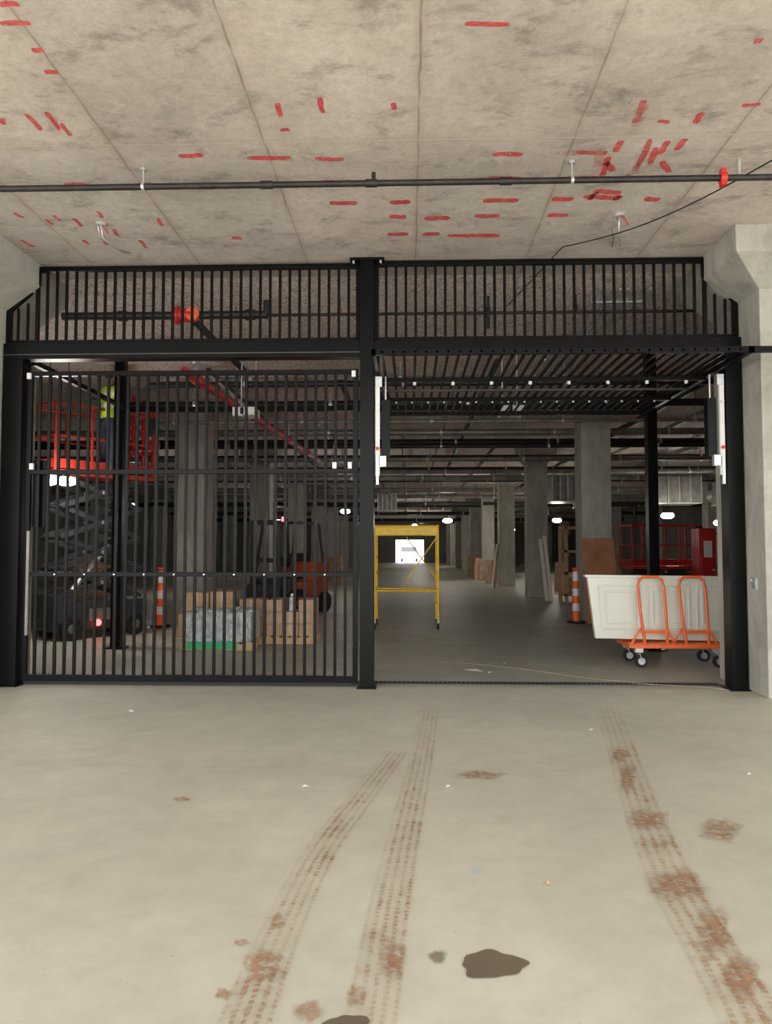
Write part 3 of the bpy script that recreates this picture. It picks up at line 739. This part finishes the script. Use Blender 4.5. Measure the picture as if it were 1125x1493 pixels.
b.cyl((*c, zb), (*c, zb+.2), .05, M_WRAP, 14); b.cyl((*c, zb+.2), (*c, zb+.25), .05, M_WRAP, 14, .02); b.cyl((*c, zb+.25), (*c, zb+.28), .02, M_REF, 10); b.done()
for x0_, y, sx, h_ in ((3.1, 37, .45, .9), (3.3, 33, .5, .8), (3.2, 42, .6, 1.0), (5.2, 27, 1.3, 1.0), (-4.0, 33, 1.0, 1.1), (-6.3, 20, 1.0, 1.2), (-8, 17.6, 1.1, 1.3)):
    b = B('cardboard_box_stack'); z = 0
    while z < h_:
        hh = random.uniform(.25, .4); o_ = random.uniform(0, .1)
        b.box((x0_+o_, y+o_, z), (x0_+sx*.5+o_-.01, y+.6, z+hh), M_CARD); b.box((x0_+sx*.5+o_, y, z), (x0_+sx, y+.55, z+hh*.95), M_CARD); b.box((x0_+sx*.2+o_, y+o_-.003, z+.02), (x0_+sx*.25+o_, y+.1, z+hh-.02), M_TAPE); z += hh+.002
    b.done(.01)

# ------------------------------------------------------------ channelizer posts
def channelizer(x, y, h):
    b = B('traffic_channelizer'); N = 8
    pts = [(.18*math.cos(math.pi/8+k*math.pi/4), .18*math.sin(math.pi/8+k*math.pi/4), 0) for k in range(N)]
    b.prism(pts, (0, 0, .05), M_RUB)
    zs = [.05, .25, .4, .55, .7, .85, h-.08]; r = lambda z: .085-.03*z/h
    for k in range(6): b.cyl((0, 0, zs[k]), (0, 0, zs[k+1]), r(zs[k]), M_REF if k % 2 else M_CONO, 16, r(zs[k+1]))
    b.cyl((0, 0, h-.08), (0, 0, h-.04), .06, M_CONO, 14, .03); b.cyl((-.06, 0, h-.02), (.06, 0, h-.02), .02, M_CONO, 8)
    b.done(0, (x, y, 0))
channelizer(-4.78, 14.4, 1.15); channelizer(3.36, 15.5, 1.12)

# ------------------------------------------------------------ baker scaffold
b = B('rolling_scaffold'); xa, xb, ya, yb = -.66, .52, 14.15, 15.0; H_ = 1.95
for x in (xa, xb):
    for y in (ya, yb):
        b.cyl((x, y, .16), (x, y, H_), .024, M_YEL, 10); b.cyl((x, y, .12), (x, y, .3), .014, M_GALV, 8)
        b.cyl((x-.02, y+.03, .065), (x+.02, y+.03, .065), .065, M_RUB, 14); b.bar((x, y, .16), (x, y+.03, .065), .06, .02, M_GALV)
    for z in (.45, .75, 1.05, 1.35, 1.65, 1.92): b.cyl((x, ya, z), (x, yb, z), .016, M_YEL, 8)
for y in (ya, yb):
    for z in (.72, 1.93): b.cyl((xa, y, z), (xb, y, z), .018, M_YEL, 8)
b.box((xa, ya, 1.76), (xb, ya+.04, 1.92), M_YEL); b.box((xa, yb-.04, 1.76), (xb, yb, 1.92), M_YEL); b.box((xa, ya+.04, 1.86), (xb, yb-.04, 1.90), M_WOOD)
b.cyl((xb, ya, .9), (xb-.6, yb, 1.75), .012, M_YEL, 8); b.cyl((xb-.6, ya, .9), (xb, ya, 1.75), .012, M_YEL, 8)
b.cyl((xb, yb, .5), (xb, ya, 1.6), .012, M_YEL, 8)
b.done()

# ------------------------------------------------------------ drywall cart + cream panel
b = B('drywall_cart'); cx0, cx1, cy0, cy1 = 2.80, 4.0, 9.72, 10.32
for y in (cy0, cy1): b.bar((cx0, y, .27), (cx1, y, .27), .04, .05, M_ORG)
for x in (cx0, cx1, 3.2, 3.6): b.bar((x, cy0, .27), (x, cy1, .27), .05, .05, M_ORG)
b.box((cx0, cy0+.05, .285), (cx1, cy0+.2, .30), M_ORG)
for xc in (3.08, 3.60):
    L_ = [(xc-.10, cy0+.02, .28), (xc-.15, cy0+.04, .7), (xc-.17, cy0+.07, 1.02), (xc-.15, cy0+.075, 1.10), (xc-.09, cy0+.08, 1.145), (xc+.09, cy0+.08, 1.145), (xc+.14, cy0+.075, 1.10), (xc+.16, cy0+.07, 1.02), (xc+.17, cy0+.04, .7), (xc+.18, cy0+.02, .28)]
    b.tube(L_, .019, M_ORG, 10); b.bar((xc-.15, cy0+.03, .45), (xc+.16, cy0+.03, .45), .02, .04, M_ORG)
    b.bar((xc-.15, cy0+.02, .5), (xc-.28, cy0+.02, .29), .025, .025, M_ORG)
    b.bar((xc+.17, cy0+.02, .5), (xc+.28, cy0+.02, .29), .025, .025, M_ORG)
for x in (cx0+.1, cx1-.12):
    for y in (cy0+.04, cy1-.04):
        b.box((x-.05, y-.04, .19), (x+.05, y+.04, .25), M_GALV)
        for sy in (-.035, .035): b.bar((x, y+sy, .2), (x+.03, y+sy, .08), .05, .008, M_GALV)
        b.cyl((x+.03, y-.025, .08), (x+.03, y+.025, .08), .08, M_RUB, 18); b.cyl((x+.03, y-.03, .08), (x+.03, y+.03, .08), .045, M_GALV, 12)
b.done(.004)
b = B('cream_door_panel')
y_ = 9.96
P = [(2.31, 1.16), (4.36, 1.14), (4.36, .305), (2.41, .34)]
b.prism([(x, y_, z) for x, z in P], (0, .09, 0), M_CRM)
b.prism([(2.28, y_-.015, 1.165), (4.37, y_-.015, 1.145), (4.37, y_-.015, 1.11), (2.285, y_-.015, 1.13)], (0, .12, 0), M_CRM)
def mould(x0, x1, z0, z1, sk=0):
    for p, q in (((x0, z1), (x1, z1)), ((x1, z1), (x1, z0)), ((x1, z0), (x0+sk, z0)), ((x0+sk, z0), (x0, z1))):
        b.bar((p[0], y_-.006, p[1]), (q[0], y_-.006, q[1]), .028, .022, M_CRM, (0,1,0))
for k in ((2.46, 2.98, .47, 1.02, .03), (3.08, 3.62, .46, 1.02, 0), (3.72, 4.26, .45, 1.02, 0)): mould(*k)
for k in ((2.53, 2.92, .54, .95, .02), (3.15, 3.55, .53, .95, 0), (3.79, 4.19, .52, .95, 0)): mould(*k)
b.done(.006)

# ------------------------------------------------------------ right background objects
b = B('plywood_sheet'); b.prism([(3.56, 15.35, 0), (4.22, 15.35, 0), (4.22, 15.8, 1.72), (3.56, 15.8, 1.72)], (0, .02, .0), M_PLY)
b.done(.003)
b = B('timber_shelf_rack')
for x in (4.3, 5.2):
    for y in (21.0, 21.8): b.box((x-.05, y-.04, 0), (x+.05, y+.04, 2.15), M_WOOD)
for z in (.2, .8, 1.4, 2.05): b.box((4.25, 20.96, z), (5.25, 21.84, z+.07), M_WOOD)
b.box((4.4, 21.1, .27), (4.9, 21.6, .7), M_CARD); b.box((4.4, 21.1, .87), (5.1, 21.6, 1.3), M_DGR); b.box((4.4, 21.1, 1.47), (4.75, 21.6, 1.9), M_RUB); b.box((4.8, 21.1, 1.47), (5.05, 21.6, 1.75), M_CONO)
b.done(.004)
b = B('leaning_boards')
for k in range(2):
    x = 3.9+.12*k; b.prism([(x, 22.0-.05*k, 0), (x+.1, 22.0-.05*k, 0), (x+.04, 22.72-.02*k, 1.8+.1*k), (x-.06, 22.72-.02*k, 1.8+.1*k)], (0, .03, 0), M_WHT)
b.done()
b = B('leaning_boards')
for k in range(2):
    x = 3.1+.1*k; b.prism([(x, 29.2, 0), (x+.06, 29.2, 0), (x+.36, 30.0, 1.7), (x+.3, 30.0, 1.7)], (0, .03, 0), M_GRYP if k else M_WHT)
b.done()
b = B('fire_hose_cabinet'); b.box((6.95, 18.4, 0), (7.35, 18.9, 2.0), M_RED); b.box((7.0, 18.38, .1), (7.3, 18.4, 1.93), M_RED); b.box((7.05, 18.37, 1.3), (7.25, 18.385, 1.7), M_REF); b.cyl((7.27, 18.35, 1.0), (7.27, 18.38, 1.0), .03, M_GALV, 8); b.done(.01)
b = B('welded_fence_panel')
for k in range(22): b.cyl((8.5+k*.2, 22.6, 0), (8.5+k*.2, 22.6, 2.0), .015, M_DGR, 6)
for z in (.1, 1.0, 1.95): b.cyl((8.5, 22.6, z), (12.7, 22.6, z), .025, M_DGR, 6)
b.done()
b = B('metal_stud_stack')
for k in range(14): b.box((-8.5+.13*(k%7), 15.2, .0+.1*(k//7)), (-8.4+.13*(k%7), 17.4, .09+.1*(k//7)), M_GALV)
b.done()
b = B('gang_box'); b.box((-8.6, 13.6, .12), (-7.2, 14.4, .95), M_DGR); b.prism([(-8.65, 13.55, .95), (-8.65, 14.45, .95), (-8.65, 14.3, 1.15), (-8.65, 13.75, 1.15)], (1.5, 0, 0), M_DGR)
for x in (-8.5, -7.4): b.box((x, 13.6, 0), (x+.12, 14.4, .12), M_DGR)
b.done(.01)
b = B('wall_conduit'); b.tube([(3.59, 8.0, 1.15), (3.56, 8.0, 1.17), (3.54, 7.97, 1.2), (3.52, 7.94, 1.17)], .008, M_GALV, 6); b.box((3.57, 7.96, 1.08), (3.599, 8.04, 1.2), M_GALV); b.done()

# ------------------------------------------------------------ light and camera
w = bpy.data.worlds.new('world'); bpy.context.scene.world = w; w.use_nodes = True
bg = w.node_tree.nodes['Background']; bg.inputs[0].default_value = (.97, .98, 1, 1); bg.inputs[1].default_value = 4.9
S = bpy.data.lights.new('sun', 'SUN'); S.energy = 9; S.angle = rad(2); S.color = (1, .96, .89)
so = bpy.data.objects.new('sun', S); bpy.context.collection.objects.link(so); so.rotation_euler = (rad(35), 0, rad(8)); so.location = (0, -10, 12)
cd = bpy.data.cameras.new('camera'); co = bpy.data.objects.new('camera', cd); bpy.context.collection.objects.link(co)
co.location = (0, 0, CAMZ); co.rotation_euler = (rad(92.81), 0, rad(1.82))
cd.sensor_fit = 'VERTICAL'; cd.sensor_height = 36; cd.sensor_width = 36; cd.lens = 36*FPX/1493; cd.clip_end = 300
bpy.context.scene.camera = co
bpy.context.scene.view_settings.view_transform = 'Standard'
